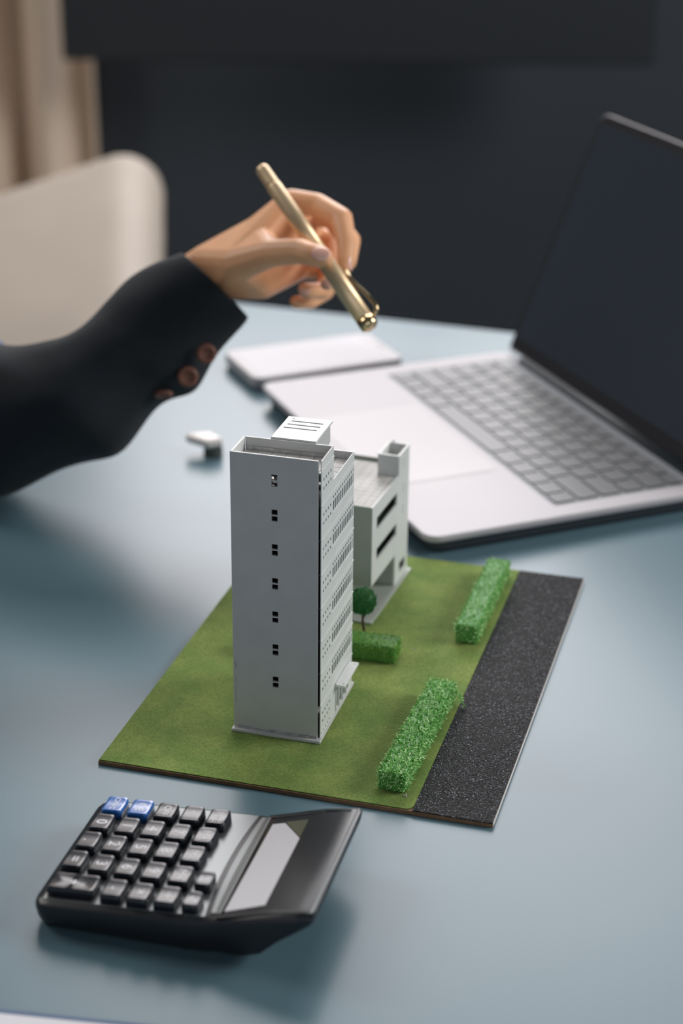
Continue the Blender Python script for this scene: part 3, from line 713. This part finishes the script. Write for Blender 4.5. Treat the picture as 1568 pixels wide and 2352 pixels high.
    def disc(px, py, d, r, nm, m, par, nrm):
        V, Fc = [], []; nz = nrm.normalized(); a = nz.orthogonal().normalized(); c = nz.cross(a); o = at(px, py, d) - org
        prof = [(0, .0004), (.35, .0004), (.45, .0009), (.62, .0014), (.85, .0018), (1, .0008), (1, -.001)]
        for rr, h in prof[1:]:
            V += [o + (a * math.cos(q * math.pi / 12) + c * math.sin(q * math.pi / 12)) * r * rr + nz * h for q in range(24)]
        for k in range(len(prof) - 2):
            for i in range(24): Fc.append([k * 24 + i, k * 24 + (i + 1) % 24, (k + 1) * 24 + (i + 1) % 24, (k + 1) * 24 + i])
        Fc.append(list(range(24))); return put(nm, V, Fc, m, par, smooth=True)
    nb = -FW * .95 - UP * .3 + RT * .1
    disc(474, 812, 1.1765, .0063, 'button', M['button'], sl, nb)
    disc(431, 865, 1.1790, .0066, 'button', M['button'], sl, nb)
    disc(375, 905, 1.1890, .0060, 'button', M['button'], sl, -UP - FW * .2)
    # blue shirt and torso just outside the frame
    V, Fc = hulls([[b(-80, 830, 90, 1.33), b(18, 838, 30, 1.285)]], 3)
    put('shirt', V, Fc, M['shirt'], root, smooth=True)
    V, Fc = hulls([[(Vector((-.70, 1.45, -.32)) - org, .12), (Vector((-.70, 1.65, -.32)) - org, .12), (Vector((-.70, 1.38, .26)) - org, .09), (Vector((-.70, 1.62, .26)) - org, .09)],
                   [(at(-300, 760, 1.36) - org, .062), (Vector((-.60, 1.44, .14)) - org, .085)]], 3)
    fuse(put('jacket_body', V, Fc, M['jacket'], root), .012, 6)
person()
# ------------------------------------------------------------ pen
def pen():
    A, B = at(599, 384, 1.168), at(851, 753, 1.122); ax = (B - A); L = ax.length
    q = ax.to_track_quat('Z', 'X')
    t = empty('pen', A); t.rotation_mode = 'QUATERNION'; t.rotation_quaternion = q
    tag(t, 'gold metal pen with clip held between thumb and fingers', 'pen')
    def lathe(P, n=32): return MB().tube([(0, 0, z_) for r, z_ in P], [r for r, z_ in P], n)
    Lm = L
    lathe([(.0020, 0), (.0034, .0004), (.0041, .0016), (.0043, .003), (.0044, .0145), (.0045, .0150)]).build('end_cap', M['gold'], t, smooth=True)
    lathe([(.0042, .0150), (.0042, .0158)]).build('seam_ring', M['gold_shine'], t, smooth=True)
    lathe([(.0045, .0158), (.0048, .0170), (.0050, .040), (.0052, Lm * .55)]).build('barrel', M['gold'], t, smooth=True)
    lathe([(.0052, Lm * .55), (.0055, Lm * .56), (.0055, Lm - .0065)]).build('cap', M['gold'], t, smooth=True)
    lathe([(.0057, Lm - .0065), (.0057, Lm - .0030), (.0053, Lm - .0010), (.0040, Lm), (.002, Lm + .0002)]).build('cap_end', M['gold_shine'], t, smooth=True)
    # clip on the side turned to the upper right
    loc = t.rotation_quaternion.inverted() @ (RT * .75 + UP * .62 - FW * .10); d = Vector((loc.x, loc.y, 0)).normalized()
    pts = [d * .0052 + Vector((0, 0, Lm - .006)), d * .0088 + Vector((0, 0, Lm - .0066)), d * .0103 + Vector((0, 0, Lm - .0105)), d * .0096 + Vector((0, 0, Lm - .018)), d * .0078 + Vector((0, 0, Lm - .027)), d * .0067 + Vector((0, 0, Lm - .035)), d * .0073 + Vector((0, 0, Lm - .0405))]
    MB().tube(pts, [.0012, .0013, .0014, .0013, .0012, .0013, .0007], 10).build('clip', M['gold_shine'], t, smooth=True)
pen()
# ------------------------------------------------------------ background: armchair, curtain, dark panel
def armchair():
    o0 = at(150, 700, 2.2); t = empty('armchair', (o0.x - .2, o0.y + .1, -.75)); org = t.location.copy()
    tag(t, 'beige upholstered armchair with rounded back behind the jacket sleeve', 'armchair')
    V, Fc = hulls([[(at(-300, 660, 2.32) - org, .057), (at(285, 447, 2.3) - org, .050), (at(285, 820, 2.05) - org, .045), (at(-300, 1200, 2.0) - org, .05)]], 3)
    fuse(put('backrest', V, Fc, M['chair'], t), .008, 8)
    bx = (Vector((-.72, 2.15, -.75)) - org)
    MB().box(bx.x, bx.x + .50, bx.y + .12, bx.y + .55, .20, .42).build('seat', M['chair'], t, bevel=.04, seg=5, smooth=True)
    for dx in (.05, .45):
        for dy in (.17, .50): MB().tube([(bx.x + dx, bx.y + dy, 0), (bx.x + dx, bx.y + dy, .21)], .018, 12).build('leg', M['metal_dark'], t)
armchair()
def curtain():
    V, Fc = [], []; n = 60; x0, x1 = at(-600, 0, 3.0).x, at(203, 300, 3.0).x; zz = [-.74, -.4, 0, .4, 1.0, 1.9]
    for k, z_ in enumerate(zz):
        for i in range(n + 1):
            x = x0 + (x1 - x0) * i / n; V.append((x - x0, .035 * math.sin(i / n * 34 + .5) + .008 * math.sin(z_ * 5 + i), z_ + .74))
    for k in range(len(zz) - 1):
        for i in range(n): Fc.append([k * (n + 1) + i, k * (n + 1) + i + 1, (k + 1) * (n + 1) + i + 1, (k + 1) * (n + 1) + i])
    o = put('curtain', V, Fc, M['curtain'], None, smooth=True); o.location = (x0, at(0, 300, 3.0).y + .1, -.74)
    s = o.modifiers.new('t', 'SOLIDIFY'); s.thickness = .004
    tag(o, 'beige curtain hanging in soft folds at the far left', 'curtain')
curtain()
def hanging_panel():
    a = at(143, 138, 2.85); b = MB().box(0, .9, 0, .03, 0, .5).build('screen_panel', M['frame'], None, bevel=.004)
    b.location = (a.x, a.y, a.z); tag(b, 'near black board hanging in front of the curtain edge, top left', 'panel')
hanging_panel()
